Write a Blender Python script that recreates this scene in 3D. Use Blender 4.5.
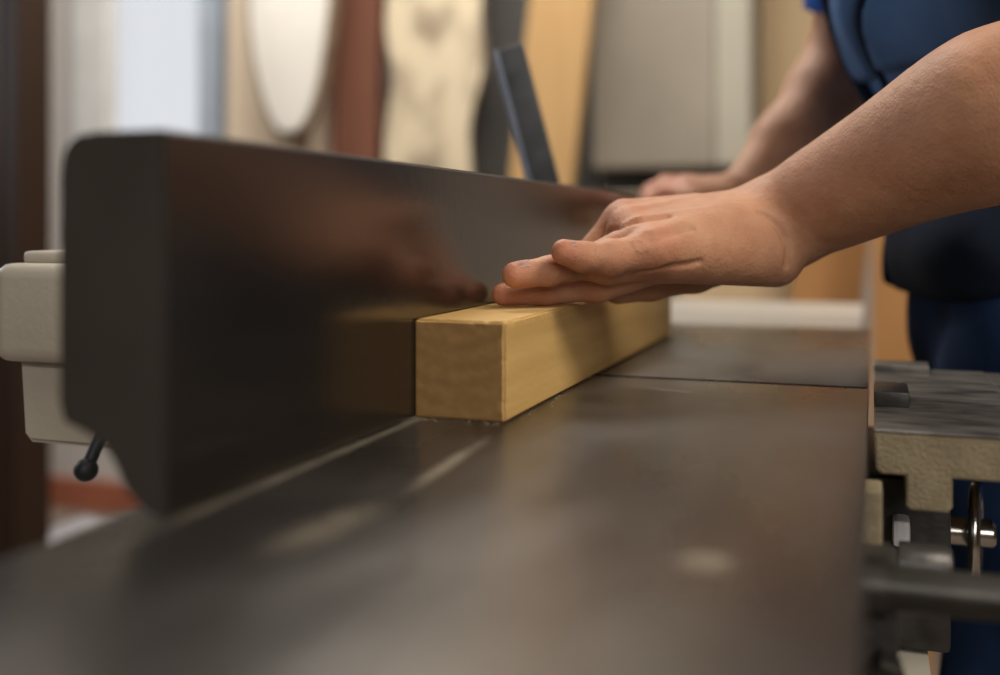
import bpy, bmesh, math, random
import numpy as np
from mathutils import Vector, Matrix, Euler

random.seed(7)
for o in list(bpy.data.objects): bpy.data.objects.remove(o)
scn = bpy.context.scene
COL = scn.collection

# ------------------------------------------------------------------ camera
F = 1055.6            # focal length in pixels of a 1000 px wide frame (38 mm on 36 mm)
YAW = math.radians(19.47)
CZ = 0.987            # lens height over the floor
T = 0.88              # height of the machine table
cam_d = bpy.data.cameras.new('camera'); cam = bpy.data.objects.new('camera', cam_d); COL.objects.link(cam)
cam_d.lens = 38; cam_d.sensor_width = 36; cam_d.shift_y = -0.1105; cam_d.clip_start = 0.01
cam.location = (0, 0, CZ); cam.rotation_euler = (math.pi/2, 0, YAW)
cam_d.dof.use_dof = True; cam_d.dof.focus_distance = 0.655; cam_d.dof.aperture_fstop = 2.6
scn.camera = cam
scn.view_settings.view_transform = 'Standard'; scn.view_settings.look = 'None'
scn.view_settings.gamma = 1; scn.view_settings.use_curve_mapping = False
scn.view_settings.exposure = 0.5

# ------------------------------------------------------------------ world and lights
w = bpy.data.worlds.new('world'); scn.world = w; w.use_nodes = True
bg = w.node_tree.nodes['Background']; bg.inputs[0].default_value = (0.93, 0.95, 1.0, 1); bg.inputs[1].default_value = 0.68
def area(name, loc, target, sx, sy, power, col):
    l = bpy.data.lights.new(name, 'AREA'); l.shape = 'RECTANGLE'; l.size = sx; l.size_y = sy
    l.energy = power; l.color = col
    o = bpy.data.objects.new(name, l); COL.objects.link(o); o.location = loc
    d = Vector(target) - Vector(loc); o.rotation_euler = d.to_track_quat('-Z', 'Y').to_euler()
    return o
area('ceiling_daylight_right', (1.25, 0.22, 2.85), (-0.2, 0.8, 0.9), 1.1, 1.1, 42, (1.0, 0.93, 0.82))
area('ceiling_daylight_back', (-1.2, 2.1, 2.9), (-1.1, 2.4, 0.9), 1.8, 0.8, 52, (1.0, 0.94, 0.86))
area('left_fill_cool', (-3.6, 1.2, 1.9), (-0.6, 0.6, 0.9), 1.4, 1.2, 20, (0.86, 0.92, 1.0))  # added cool light by the left wall, out of view; no window there
area('front_fill', (0.9, -1.6, 2.0), (0.1, 0.7, 0.95), 1.6, 1.2, 19, (1.0, 0.95, 0.9))  # added fill from behind the camera, no opening in that wall

# ------------------------------------------------------------------ helpers
def P(u, v, d):
    """point seen at pixel u, v at distance d along the lens axis"""
    r = (u-500)/F*d; z = (227-v)/F*d
    return Vector((r*math.cos(YAW)-d*math.sin(YAW), r*math.sin(YAW)+d*math.cos(YAW), CZ+z))
def at(u, Y):
    """x of the point seen in column u on the plane y = Y"""
    return Y*math.tan(math.atan((u-500)/F)-YAW)
def zat(v, u, Y):
    x = at(u, Y); d = -x*math.sin(YAW)+Y*math.cos(YAW)
    return CZ+(227-v)/F*d

def mat(name, col, rough=0.6, metal=0.0, col2=None, nscale=(8, 8, 8), ncontrast=(0.35, 0.65), bump=0.0, bscale=60, spec=None, detail=4, rough2=None):
    m = bpy.data.materials.new(name); m.use_nodes = True
    nt = m.node_tree; b = nt.nodes['Principled BSDF']
    b.inputs['Base Color'].default_value = (*col, 1); b.inputs['Roughness'].default_value = rough
    b.inputs['Metallic'].default_value = metal
    if spec is not None: b.inputs['Specular IOR Level'].default_value = spec
    tc = nt.nodes.new('ShaderNodeTexCoord')
    mp = nt.nodes.new('ShaderNodeMapping'); mp.inputs['Scale'].default_value = nscale
    nt.links.new(tc.outputs['Object'], mp.inputs[0])
    n = nt.nodes.new('ShaderNodeTexNoise'); n.inputs['Scale'].default_value = 1; n.inputs['Detail'].default_value = detail
    nt.links.new(mp.outputs[0], n.inputs['Vector'])
    r = nt.nodes.new('ShaderNodeMapRange'); r.inputs[1].default_value = ncontrast[0]; r.inputs[2].default_value = ncontrast[1]
    nt.links.new(n.outputs[0], r.inputs[0])
    if col2 is not None:
        mx = nt.nodes.new('ShaderNodeMix'); mx.data_type = 'RGBA'
        mx.inputs[6].default_value = (*col, 1); mx.inputs[7].default_value = (*col2, 1)
        nt.links.new(r.outputs[0], mx.inputs[0]); nt.links.new(mx.outputs[2], b.inputs['Base Color'])
        m['mix'] = mx.name
    if rough2 is not None:
        rr = nt.nodes.new('ShaderNodeMapRange'); rr.inputs[3].default_value = rough; rr.inputs[4].default_value = rough2
        nt.links.new(r.outputs[0], rr.inputs[0]); nt.links.new(rr.outputs[0], b.inputs['Roughness'])
    if bump:
        n2 = nt.nodes.new('ShaderNodeTexNoise'); n2.inputs['Scale'].default_value = bscale; n2.inputs['Detail'].default_value = 5
        nt.links.new(tc.outputs['Object'], n2.inputs['Vector'])
        bp = nt.nodes.new('ShaderNodeBump'); bp.inputs['Strength'].default_value = bump; bp.inputs['Distance'].default_value = 0.002
        nt.links.new(n2.outputs[0], bp.inputs['Height']); nt.links.new(bp.outputs[0], b.inputs['Normal'])
    return m

def link(name, me, m, parent=None, smooth=False):
    o = bpy.data.objects.new(name, me); COL.objects.link(o)
    if m is not None and len(me.materials) == 0: me.materials.append(m)
    if parent is not None: o.parent = parent
    if smooth:
        for p in me.polygons: p.use_smooth = True
    return o
def tag(o, label=None, cat=None, group=None, kind=None):
    if label: o['label'] = label
    if cat: o['category'] = cat
    if group: o['group'] = group
    if kind: o['kind'] = kind
    return o
def empty(name, label, cat, group=None, loc=(0, 0, 0)):
    o = bpy.data.objects.new(name, None); COL.objects.link(o); o.location = loc; o.empty_display_size = 0.05
    return tag(o, label, cat, group)

class MB:
    def __init__(s): s.bm = bmesh.new()
    def _bev(s, vs, bev, seg=2):
        if bev > 0:
            es = list({e for v in vs for e in v.link_edges})
            bmesh.ops.bevel(s.bm, geom=es, offset=bev, segments=seg, affect='EDGES', profile=0.6)
    def box(s, x0, x1, y0, y1, z0, z1, bev=0.0, seg=2):
        M = Matrix.Translation(((x0+x1)/2, (y0+y1)/2, (z0+z1)/2)) @ Matrix.Diagonal((x1-x0, y1-y0, z1-z0, 1))
        r = bmesh.ops.create_cube(s.bm, size=1, matrix=M); s._bev(r['verts'], bev, seg); return s
    def prism(s, pts, axis, a, b, bev=0.0, seg=2):
        """polygon in the plane across `axis`, extruded from a to b.  pts are (x,z) for axis y, (y,z) for x, (x,y) for z"""
        def mk(p, t):
            if axis == 'y': return (p[0], t, p[1])
            if axis == 'x': return (t, p[0], p[1])
            return (p[0], p[1], t)
        A = [s.bm.verts.new(mk(p, a)) for p in pts]; B = [s.bm.verts.new(mk(p, b)) for p in pts]
        n = len(pts); fs = [s.bm.faces.new(A), s.bm.faces.new(B[::-1])]
        for i in range(n): fs.append(s.bm.faces.new((A[i], B[i], B[(i+1) % n], A[(i+1) % n])))
        bmesh.ops.recalc_face_normals(s.bm, faces=fs)
        if bev > 0:
            es = list({e for v in A for e in v.link_edges if e.other_vert(v) in A} | {e for v in B for e in v.link_edges if e.other_vert(v) in B})
            bmesh.ops.bevel(s.bm, geom=es, offset=bev, segments=seg, affect='EDGES')
        return s
    def lathe(s, p0, p1, prof, seg=32):
        """profile of (t along axis 0..1, radius)"""
        p0 = Vector(p0); p1 = Vector(p1); ax = (p1-p0); z = ax.normalized()
        x = z.orthogonal().normalized(); y = z.cross(x)
        rings = []
        for t, r in prof:
            c = p0+ax*t
            if r <= 1e-6: rings.append([s.bm.verts.new(c)])
            else: rings.append([s.bm.verts.new(c+(x*math.cos(k*2*math.pi/seg)+y*math.sin(k*2*math.pi/seg))*r) for k in range(seg)])
        fs = []
        for A, B in zip(rings, rings[1:]):
            if len(A) == 1 and len(B) == 1: continue
            for k in range(seg):
                k2 = (k+1) % seg
                if len(A) == 1: fs.append(s.bm.faces.new((A[0], B[k2], B[k])))
                elif len(B) == 1: fs.append(s.bm.faces.new((A[k], A[k2], B[0])))
                else: fs.append(s.bm.faces.new((A[k], A[k2], B[k2], B[k])))
        if len(rings[0]) > 1: fs.append(s.bm.faces.new(rings[0][::-1]))
        if len(rings[-1]) > 1: fs.append(s.bm.faces.new(rings[-1]))
        bmesh.ops.recalc_face_normals(s.bm, faces=fs)
        return s
    def cyl(s, p0, p1, r, bev=0.0015, seg=32):
        L = (Vector(p1)-Vector(p0)).length; b = min(bev/L, 0.4)
        return s.lathe(p0, p1, [(0, r-bev), (b, r), (1-b, r), (1, r-bev)], seg)
    def ball(s, c, r):
        bmesh.ops.create_uvsphere(s.bm, u_segments=24, v_segments=16, radius=r, matrix=Matrix.Translation(c)); return s
    def torus(s, c, axis, R, r, seg=48, ms=12):
        z = Vector(axis).normalized(); x = z.orthogonal().normalized(); y = z.cross(x); c = Vector(c); g = []
        for i in range(seg):
            a = 2*math.pi*i/seg; d = x*math.cos(a)+y*math.sin(a)
            g.append([s.bm.verts.new(c+d*(R+r*math.cos(2*math.pi*j/ms))+z*r*math.sin(2*math.pi*j/ms)) for j in range(ms)])
        for i in range(seg):
            for j in range(ms):
                s.bm.faces.new((g[i][j], g[(i+1) % seg][j], g[(i+1) % seg][(j+1) % ms], g[i][(j+1) % ms]))
        return s
    def build(s, name, m, parent=None, smooth=False, origin=None, rough=None):
        me = bpy.data.meshes.new(name); bmesh.ops.recalc_face_normals(s.bm, faces=s.bm.faces[:]); s.bm.to_mesh(me); s.bm.free()
        if origin is not None: me.transform(Matrix.Translation(-Vector(origin)))
        o = link(name, me, m, parent)
        if origin is not None: o.location = origin
        if smooth:
            for p in me.polygons: p.use_smooth = True
            try: me.set_sharp_from_angle(angle=math.radians(40))
            except Exception: pass
        return o
def struct(name, mb, m):
    o = mb.build(name, m); o['kind'] = 'structure'; return o

# ------------------------------------------------------------------ materials
def wood(name, c1, c2, ring=70, rough=0.65, along='Y', dist=1.5, centre=(0.0, 0.0, -0.06), end=None):
    m = bpy.data.materials.new(name); m.use_nodes = True; nt = m.node_tree; b = nt.nodes['Principled BSDF']
    b.inputs['Roughness'].default_value = rough; b.inputs['Specular IOR Level'].default_value = 0.3
    tc = nt.nodes.new('ShaderNodeTexCoord')
    mp = nt.nodes.new('ShaderNodeMapping'); sc = [1, 1, 1]; sc['XYZ'.index(along)] = 0.06
    mp.inputs['Scale'].default_value = sc; mp.inputs['Location'].default_value = centre
    nt.links.new(tc.outputs['Object'], mp.inputs[0])
    wv = nt.nodes.new('ShaderNodeTexWave'); wv.wave_type = 'RINGS'; wv.rings_direction = along
    wv.inputs['Scale'].default_value = ring; wv.inputs['Distortion'].default_value = dist; wv.inputs['Detail'].default_value = 3; wv.inputs['Detail Scale'].default_value = 4
    nt.links.new(mp.outputs[0], wv.inputs['Vector'])
    mp2 = nt.nodes.new('ShaderNodeMapping'); s2 = [130, 130, 130]; s2['XYZ'.index(along)] = 9; mp2.inputs['Scale'].default_value = s2
    nt.links.new(tc.outputs['Object'], mp2.inputs[0])
    n = nt.nodes.new('ShaderNodeTexNoise'); n.inputs['Scale'].default_value = 1; n.inputs['Detail'].default_value = 5
    nt.links.new(mp2.outputs[0], n.inputs['Vector'])
    a = nt.nodes.new('ShaderNodeMath'); a.operation = 'MULTIPLY_ADD'; a.inputs[1].default_value = 0.22
    nt.links.new(wv.outputs[1], a.inputs[0])
    a2 = nt.nodes.new('ShaderNodeMath'); a2.operation = 'MULTIPLY'; a2.inputs[1].default_value = 0.75
    nt.links.new(n.outputs[0], a2.inputs[0]); nt.links.new(a2.outputs[0], a.inputs[2])
    cr = nt.nodes.new('ShaderNodeMix'); cr.data_type = 'RGBA'
    cr.inputs[6].default_value = (*c1, 1); cr.inputs[7].default_value = (*c2, 1)
    nt.links.new(a.outputs[0], cr.inputs[0]); nt.links.new(cr.outputs[2], b.inputs['Base Color'])
    bp = nt.nodes.new('ShaderNodeBump'); bp.inputs['Strength'].default_value = 0.25; bp.inputs['Distance'].default_value = 0.0006
    nt.links.new(n.outputs[0], bp.inputs['Height']); nt.links.new(bp.outputs[0], b.inputs['Normal'])
    return m

M = {}
M['pine'] = wood('pine', (0.70, 0.46, 0.175), (0.47, 0.27, 0.08), ring=16, dist=5)
M['pine_end'] = wood('pine_end_grain', (0.30, 0.175, 0.065), (0.17, 0.09, 0.03), ring=30, dist=3, along='Y', rough=0.85)
M['steel'] = mat('machined_steel', (0.112, 0.104, 0.097), 0.25, 0.84, col2=(0.165, 0.152, 0.14), nscale=(12, 6, 9), rough2=0.38, bump=0.05, bscale=220)
M['fence_steel'] = mat('fence_steel', (0.13, 0.115, 0.10), 0.19, 0.93, col2=(0.16, 0.145, 0.13), nscale=(5, 5, 8), rough2=0.26, bump=0.05, bscale=150)
M['fence_cast'] = mat('fence_casting', (0.048, 0.041, 0.034), 0.5, 0.2, col2=(0.062, 0.054, 0.046), nscale=(12, 12, 12), bump=0.1, bscale=120)
M['worn_iron'] = mat('worn_iron', (0.035, 0.033, 0.03), 0.5, 0.5, col2=(0.20, 0.185, 0.165), nscale=(26, 60, 16), bump=0.35, bscale=110, rough2=0.35)
M['cream'] = mat('cream_enamel', (0.50, 0.46, 0.38), 0.4, 0.0, col2=(0.44, 0.40, 0.33), nscale=(9, 9, 9), bump=0.15, bscale=180)
M['cast_cream'] = mat('cream_casting', (0.29, 0.235, 0.14), 0.55, 0.0, col2=(0.20, 0.155, 0.09), nscale=(60, 60, 60), bump=0.45, bscale=420, ncontrast=(0.3, 0.75))
M['black_plastic'] = mat('black_plastic', (0.009, 0.011, 0.014), 0.55, 0.0, col2=(0.03, 0.034, 0.04), nscale=(40, 40, 40))
M['lit_edge_blue'] = mat('window_lit_edge', (0.10, 0.13, 0.19), 0.45, 0.0, col2=(0.14, 0.16, 0.22), nscale=(40, 40, 40))  # colour of window light on the side face of the black handle
M['dark_iron'] = mat('dark_iron', (0.035, 0.033, 0.03), 0.4, 0.5, col2=(0.07, 0.065, 0.06), nscale=(40, 40, 40), bump=0.3, bscale=120)
M['bar_steel'] = mat('oiled_steel_bar', (0.05, 0.048, 0.042), 0.38, 0.8, col2=(0.08, 0.075, 0.065), nscale=(30, 30, 30))
M['chrome'] = mat('chrome', (0.62, 0.60, 0.56), 0.18, 1.0, col2=(0.5, 0.48, 0.45), nscale=(30, 30, 30))
M['white_label'] = mat('white_enamel', (0.75, 0.74, 0.78), 0.4)
M['sawdust'] = mat('sawdust', (0.72, 0.56, 0.33), 0.9, col2=(0.5, 0.36, 0.18), nscale=(300, 300, 300))

# steel table with worn, dusty smears of their own shape and a painted fence-foot highlight
def table_material():
    m = M['steel'].copy(); m.name = 'table_steel'; nt = m.node_tree; b = nt.nodes['Principled BSDF']
    mix = nt.nodes[M['steel']['mix']]
    tc = nt.nodes.new('ShaderNodeTexCoord')
    spots = [((-0.183, 0.336), (0.012, 0.036), -0.10, 0.30), ((-0.181, 0.445), (0.0042, 0.058), 0.06, 0.42), ((-0.051, 0.34), (0.010, 0.011), 0.2, 0.45),
             ((-0.239, 0.44), (0.0035, 0.16), 0.0, 0.38), ((-0.125, 0.69), (0.003, 0.02), 1.2, 0.5)]  # the long narrow entry at the fence foot is a painted highlight
    tot = None
    ns = nt.nodes.new('ShaderNodeTexNoise'); ns.inputs['Scale'].default_value = 45; ns.inputs['Detail'].default_value = 4
    nt.links.new(tc.outputs['Object'], ns.inputs['Vector'])
    for (c, s, rot, k) in spots:
        mp = nt.nodes.new('ShaderNodeMapping'); mp.vector_type = 'TEXTURE'
        mp.inputs['Location'].default_value = (c[0], c[1], T); mp.inputs['Rotation'].default_value = (0, 0, rot)
        mp.inputs['Scale'].default_value = (s[0], s[1], 1)
        nt.links.new(tc.outputs['Object'], mp.inputs[0])
        ln = nt.nodes.new('ShaderNodeVectorMath'); ln.operation = 'LENGTH'; nt.links.new(mp.outputs[0], ln.inputs[0])
        mr = nt.nodes.new('ShaderNodeMapRange'); mr.interpolation_type = 'SMOOTHSTEP'
        mr.inputs[1].default_value = 1.35; mr.inputs[2].default_value = 0.1; mr.inputs[4].default_value = k
        nt.links.new(ln.outputs['Value'], mr.inputs[0])
        if tot is None: tot = mr.outputs[0]
        else:
            ad = nt.nodes.new('ShaderNodeMath'); ad.operation = 'MAXIMUM'; nt.links.new(tot, ad.inputs[0]); nt.links.new(mr.outputs[0], ad.inputs[1]); tot = ad.outputs[0]
    mu = nt.nodes.new('ShaderNodeMath'); mu.operation = 'MULTIPLY'; nt.links.new(tot, mu.inputs[0])
    nr = nt.nodes.new('ShaderNodeMapRange'); nr.inputs[1].default_value = 0.3; nr.inputs[2].default_value = 0.62; nr.inputs[3].default_value = 0.35
    nt.links.new(ns.outputs[0], nr.inputs[0]); nt.links.new(nr.outputs[0], mu.inputs[1])
    dust_glint = nt.nodes.new('ShaderNodeBsdfDiffuse'); dust_glint.inputs[0].default_value = (0.46, 0.40, 0.30, 1)
    ms = nt.nodes.new('ShaderNodeMixShader'); out = [n for n in nt.nodes if n.type == 'OUTPUT_MATERIAL'][0]
    nt.links.new(mu.outputs[0], ms.inputs[0]); nt.links.new(b.outputs[0], ms.inputs[1]); nt.links.new(dust_glint.outputs[0], ms.inputs[2])
    nt.links.new(ms.outputs[0], out.inputs['Surface'])
    return m
M['table'] = table_material()

M['floor'] = mat('workshop_floor', (0.16, 0.12, 0.09), 0.6, col2=(0.23, 0.18, 0.14), nscale=(2, 2, 2))
M['plaster'] = mat('plaster', (0.50, 0.46, 0.42), 0.85, col2=(0.44, 0.40, 0.36), nscale=(1.5, 1.5, 1.5))
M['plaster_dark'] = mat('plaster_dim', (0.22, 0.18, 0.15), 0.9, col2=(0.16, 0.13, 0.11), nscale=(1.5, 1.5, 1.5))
M['ceiling'] = mat('ceiling_paint', (0.30, 0.26, 0.23), 0.9, col2=(0.24, 0.2, 0.18), nscale=(1.5, 1.5, 1.5))

# ------------------------------------------------------------------ room
WY = 3.0
struct('floor', MB().box(-3.8, 3.2, -2.2, WY+0.15, -0.1, 0), M['floor'])
struct('ceiling', MB().box(-3.8, 3.2, -2.2, WY+0.15, 3.0, 3.1), M['ceiling'])
wx0, wx1 = at(80, WY), at(214, WY)
wz0, wz1 = 0.98, 2.35
wb = MB(); wb.box(-3.8, wx0, WY, WY+0.15, 0, 3.0); wb.box(wx1, 3.2, WY, WY+0.15, 0, 3.0)
wb.box(wx0, wx1, WY, WY+0.15, 0, wz0); wb.box(wx0, wx1, WY, WY+0.15, wz1, 3.0)
struct('wall_back', wb, M['plaster'])
struct('wall_left', MB().box(-3.95, -3.8, -2.2, WY+0.15, 0, 3.0), M['plaster_dark'])
struct('wall_right', MB().box(3.2, 3.35, -2.2, WY+0.15, 0, 3.0), mat('brown_wall_paint', (0.11, 0.08, 0.06), 0.9, col2=(0.08, 0.06, 0.045), nscale=(1.5, 1.5, 1.5)))
struct('wall_front', MB().box(-3.8, 3.2, -2.35, -2.2, 0, 3.0), M['plaster_dark'])
struct('baseboard_back', MB().box(-3.7, 3.1, WY-0.025, WY, 0, 0.11, 0.006), mat('red_brown_baseboard', (0.33, 0.10, 0.05), 0.5, col2=(0.26, 0.08, 0.04)))
M['frame_paint'] = mat('blue_grey_frame', (0.36, 0.41, 0.48), 0.5, col2=(0.32, 0.36, 0.42))
fm = MB()
fm.box(wx1-0.03, wx1+0.05, WY-0.05, WY+0.10, wz0-0.05, wz1+0.05, 0.006)
fm.box(wx0+0.05, wx1-0.03, WY-0.02, WY+0.10, wz0, wz0+0.06, 0.006); fm.box(wx0+0.05, wx1-0.03, WY-0.02, WY+0.10, wz1-0.06, wz1, 0.006)
win = struct('window_1', fm, M['frame_paint'])
MB().box(wx0-0.02, wx0+0.13, WY-0.02, WY+0.04, wz0, wz1, 0.006).build('folded_shutter', mat('shutter_paint', (0.62, 0.60, 0.57), 0.6, col2=(0.56, 0.54, 0.51)), win)
gl = bpy.data.materials.new('window_glass'); gl.use_nodes = True
gb = gl.node_tree.nodes['Principled BSDF']; gb.inputs['Transmission Weight'].default_value = 1; gb.inputs['Roughness'].default_value = 0.0; gb.inputs['IOR'].default_value = 1.1
MB().box(wx0+0.05, wx1-0.03, WY+0.05, WY+0.054, wz0+0.06, wz1-0.06).build('pane', gl, win)

# ------------------------------------------------------------------ things against the back wall
def board(name, label, cat, u0, u1, Yb, Yt, z0, z1, th, m, du=0.0, group=None, edge=None, n=14):
    """board standing on the floor and leaning back: front face at depth Yb at its foot and Yt at its top; du slides its top sideways in metres;
    edge(t, side) gives how far a wavy edge comes in"""
    Ym = (Yb+Yt)/2
    xa, xb = at(u0, Ym), at(u1, Ym)
    bm = bmesh.new(); rows = []
    for i in range(n+1):
        t = i/n; z = z0+(z1-z0)*t; Y = Yb+(Yt-Yb)*t; s = du*(z-1.2)
        ea = edge(t, 0) if edge else 0; eb = edge(t, 1) if edge else 0
        rows.append([bm.verts.new(p) for p in ((xa+s+ea, Y, z), (xb+s-eb, Y, z), (xb+s-eb*1.2, Y+th, z), (xa+s+ea*1.2, Y+th, z))])
    for A, B in zip(rows, rows[1:]):
        for k in range(4): bm.faces.new((A[k], A[(k+1) % 4], B[(k+1) % 4], B[k]))
    bm.faces.new(rows[0]); bm.faces.new(rows[-1][::-1])
    bmesh.ops.recalc_face_normals(bm, faces=bm.faces[:])
    me = bpy.data.meshes.new(name); bm.to_mesh(me); bm.free()
    o = link(name, me, m)
    base = Vector(((xa+xb)/2, Yb, z0)); me.transform(Matrix.Translation(-base)); o.location = base
    return tag(o, label, cat, group)

M['beige_board'] = wood('beige_board_wood', (0.56, 0.42, 0.26), (0.44, 0.31, 0.17), ring=9, along='Z', rough=0.7)
M['light_plank'] = wood('light_plank_wood', (0.80, 0.67, 0.52), (0.68, 0.55, 0.40), ring=9, along='Z', rough=0.7)
M['red_board'] = wood('red_brown_wood', (0.20, 0.083, 0.052), (0.13, 0.05, 0.03), ring=9, along='Z')
M['gold_board'] = wood('golden_wood', (0.54, 0.34, 0.15), (0.42, 0.25, 0.10), ring=9, along='Z')
M['orange_board'] = wood('orange_wood', (0.50, 0.25, 0.09), (0.36, 0.17, 0.055), ring=9, along='Z')
M['bark'] = mat('bark', (0.16, 0.10, 0.065), 0.95, col2=(0.30, 0.22, 0.15), nscale=(20, 20, 8), bump=1.0, bscale=30)
M['pale_slab'] = mat('pale_slab_wood', (0.56, 0.47, 0.33), 0.8, col2=(0.20, 0.15, 0.10), nscale=(8, 8, 5), ncontrast=(0.46, 0.68), bump=0.4, bscale=20)
M['white_slab'] = mat('bleached_slab_wood', (0.78, 0.75, 0.70), 0.7, col2=(0.70, 0.67, 0.62), nscale=(6, 6, 3))
M['grey_panel'] = mat('grey_beige_panel', (0.34, 0.30, 0.24), 0.65, col2=(0.28, 0.245, 0.195), nscale=(3, 3, 2))
M['light_panel'] = mat('light_panel_edge', (0.44, 0.41, 0.33), 0.6, col2=(0.40, 0.37, 0.30), nscale=(3, 3, 2))
M['dark_wood'] = wood('dark_stained_wood', (0.065, 0.026, 0.010), (0.022, 0.009, 0.004), ring=16, along='Z', rough=0.45)
M['gap_black'] = mat('shaded_gap_black', (0.03, 0.028, 0.024), 0.7, col2=(0.05, 0.045, 0.04), nscale=(4, 4, 4))  # black that stands for shade in the gaps
M['dusty_shelf'] = mat('shelf_paint', (0.34, 0.29, 0.22), 0.7, col2=(0.28, 0.24, 0.18), nscale=(5, 5, 5))
M['white_board'] = mat('white_laminate', (0.52, 0.48, 0.43), 0.35, col2=(0.42, 0.39, 0.34), nscale=(5, 5, 5))

board('beige_plank', 'wide beige plank leaning behind the white oval slab beside the window', 'plank', 226, 334, 2.84, 2.94, 0, 2.4, 0.03, M['light_plank'])
board('red_brown_plank', 'red-brown plank standing upright between the white slab and the mottled pale slab', 'plank', 331, 376, 2.77, 2.88, 0, 2.4, 0.04, M['red_board'])
rw = random.Random(3); ph = [rw.uniform(0, 6) for _ in range(6)]
def live(t, side):
    return 0.015*math.sin(9*t+ph[side])+0.012*math.sin(21*t+ph[2+side])+0.008*math.sin(47*t+ph[4+side])+0.03
board('live_edge_slab', 'mottled pale live-edge slab with dark bark patches beside the red-brown plank', 'slab', 374, 487, 2.74, 2.86, 0, 2.3, 0.05, M['pale_slab'], edge=live, n=60)
board('gap_shade_board', 'narrow black board standing in for the shaded gap left of the golden plank', 'plank', 478, 535, 2.80, 2.93, 0, 2.4, 0.03, M['gap_black'])  # black board put in where only a dark gap shows
board('golden_plank', 'bright golden plank leaning sideways behind the black lever handle', 'plank', 513, 576, 2.55, 2.68, 0, 2.35, 0.04, M['gold_board'], du=0.10)
board('gap_shade_board', 'thin black board standing in for the shaded gap between the golden plank and the grey cabinet', 'plank', 562, 594, 2.86, 2.95, 0, 2.4, 0.02, M['gap_black'])  # fills the gap beside the golden plank with painted shade
board('narrow_beige_plank', 'light beige plank upright behind the worker, right of the grey panel', 'plank', 760, 822, 2.80, 2.92, 0, 2.4, 0.03, M['beige_board'])
board('brown_plank', 'orange-brown plank leaning low between the table end and the worker', 'plank', 812, 884, 2.26, 2.44, 0, 1.25, 0.03, M['orange_board'], du=0.12)
board('light_brown_plank', 'pale brown plank leaning low behind the white extension table', 'plank', 690, 796, 2.42, 2.56, 0, 1.04, 0.03, M['beige_board'], du=0.10)
board('orange_plank', 'orange plank standing upright right beside the worker, past the table edge', 'plank', 872, 930, 2.1, 2.25, 0, 1.22, 0.04, M['orange_board'])

# white oval slab with bark rim
oc = empty('oval_slab', 'white oval wood slab with a brown bark rim, pointed at its foot', 'slab')
def leaf(sx, sz, n=48, tip=0.22):
    pts = []
    for i in range(n):
        a = 2*math.pi*i/n; x = math.copysign(abs(math.sin(a))**.60, math.sin(a)); z = math.cos(a)
        ww = 1.0 if z > 0 else (1-abs(z)**2.2*0.35)
        pts.append((x*sx*ww*(1+0.04*math.sin(5*a+1)), z*sz))
    return pts
lx = (at(246, 2.70)+at(330, 2.70))/2; lw = abs(at(330, 2.70)-at(246, 2.70))/2
z_bot = zat(134, 290, 2.70); zc = z_bot+0.56
MB().prism([(lx+x, zc+z) for x, z in leaf(lw*1.16, 0.575)], 'y', 2.715, 2.755, 0.004).build('bark_rim', M['bark'], oc)
MB().prism([(lx+x, zc+z) for x, z in leaf(lw*1.03, 0.555)], 'y', 2.70, 2.716, 0.004).build('slab_face', M['white_slab'], oc)
MB().box(lx-0.015, lx+0.015, 2.756, 2.80, 0.0, zc, 0.003).build('prop', M['bark'], oc)

# grey cabinet panel on a shelf
CY = 2.74
cb = empty('storage_cabinet', 'grey-beige flat cabinet standing over a dark gap, behind both arms', 'cabinet', loc=(0, 0, 0))
cx0, cx1 = at(592, CY), at(752, CY); cz0 = zat(168, 660, CY)
MB().box(cx0, at(716, CY), CY, 2.98, cz0, 2.3, 0.01).build('door', M['grey_panel'], cb)
MB().box(at(717, CY), cx1, CY-0.02, 2.98, cz0, 2.3, 0.01).build('side_post', M['light_panel'], cb)
MB().box(cx0, cx1, CY+0.10, 2.98, cz0-0.09, cz0, 0.0).build('gap_shade_strip', M['gap_black'], cb)  # black strip painting the dark gap below the panel
MB().box(cx0-0.02, cx1, CY-0.01, 2.98, 0.0, cz0-0.062, 0.008).build('lower_body', M['dusty_shelf'], cb)

# dark stained post at far left with mouldings
pst = empty('cabinet_post', 'dark stained wooden post with vertical grooves at the far left edge', 'post')
px1 = at(49, 2.31)
MB().box(px1-0.50, px1-0.055, 2.24, 2.30, 0, 2.6, 0.004).build('panel', M['dark_wood'], pst)
pm = MB()
pm.box(px1-0.055, px1, 2.20, 2.32, 0, 2.6, 0.006); pm.build('stile', wood('black_brown_wood', (0.032, 0.014, 0.006), (0.014, 0.006, 0.003), ring=16, along='Z', rough=0.6), pst)
MB().box(px1-0.115, px1-0.075, 2.215, 2.24, 0, 2.6, 0.008).build('moulding', M['dark_wood'], pst)
MB().box(px1-0.20, px1-0.14, 2.205, 2.24, 0, 2.6, 0.010).build('moulding', M['dark_wood'], pst)

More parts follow.
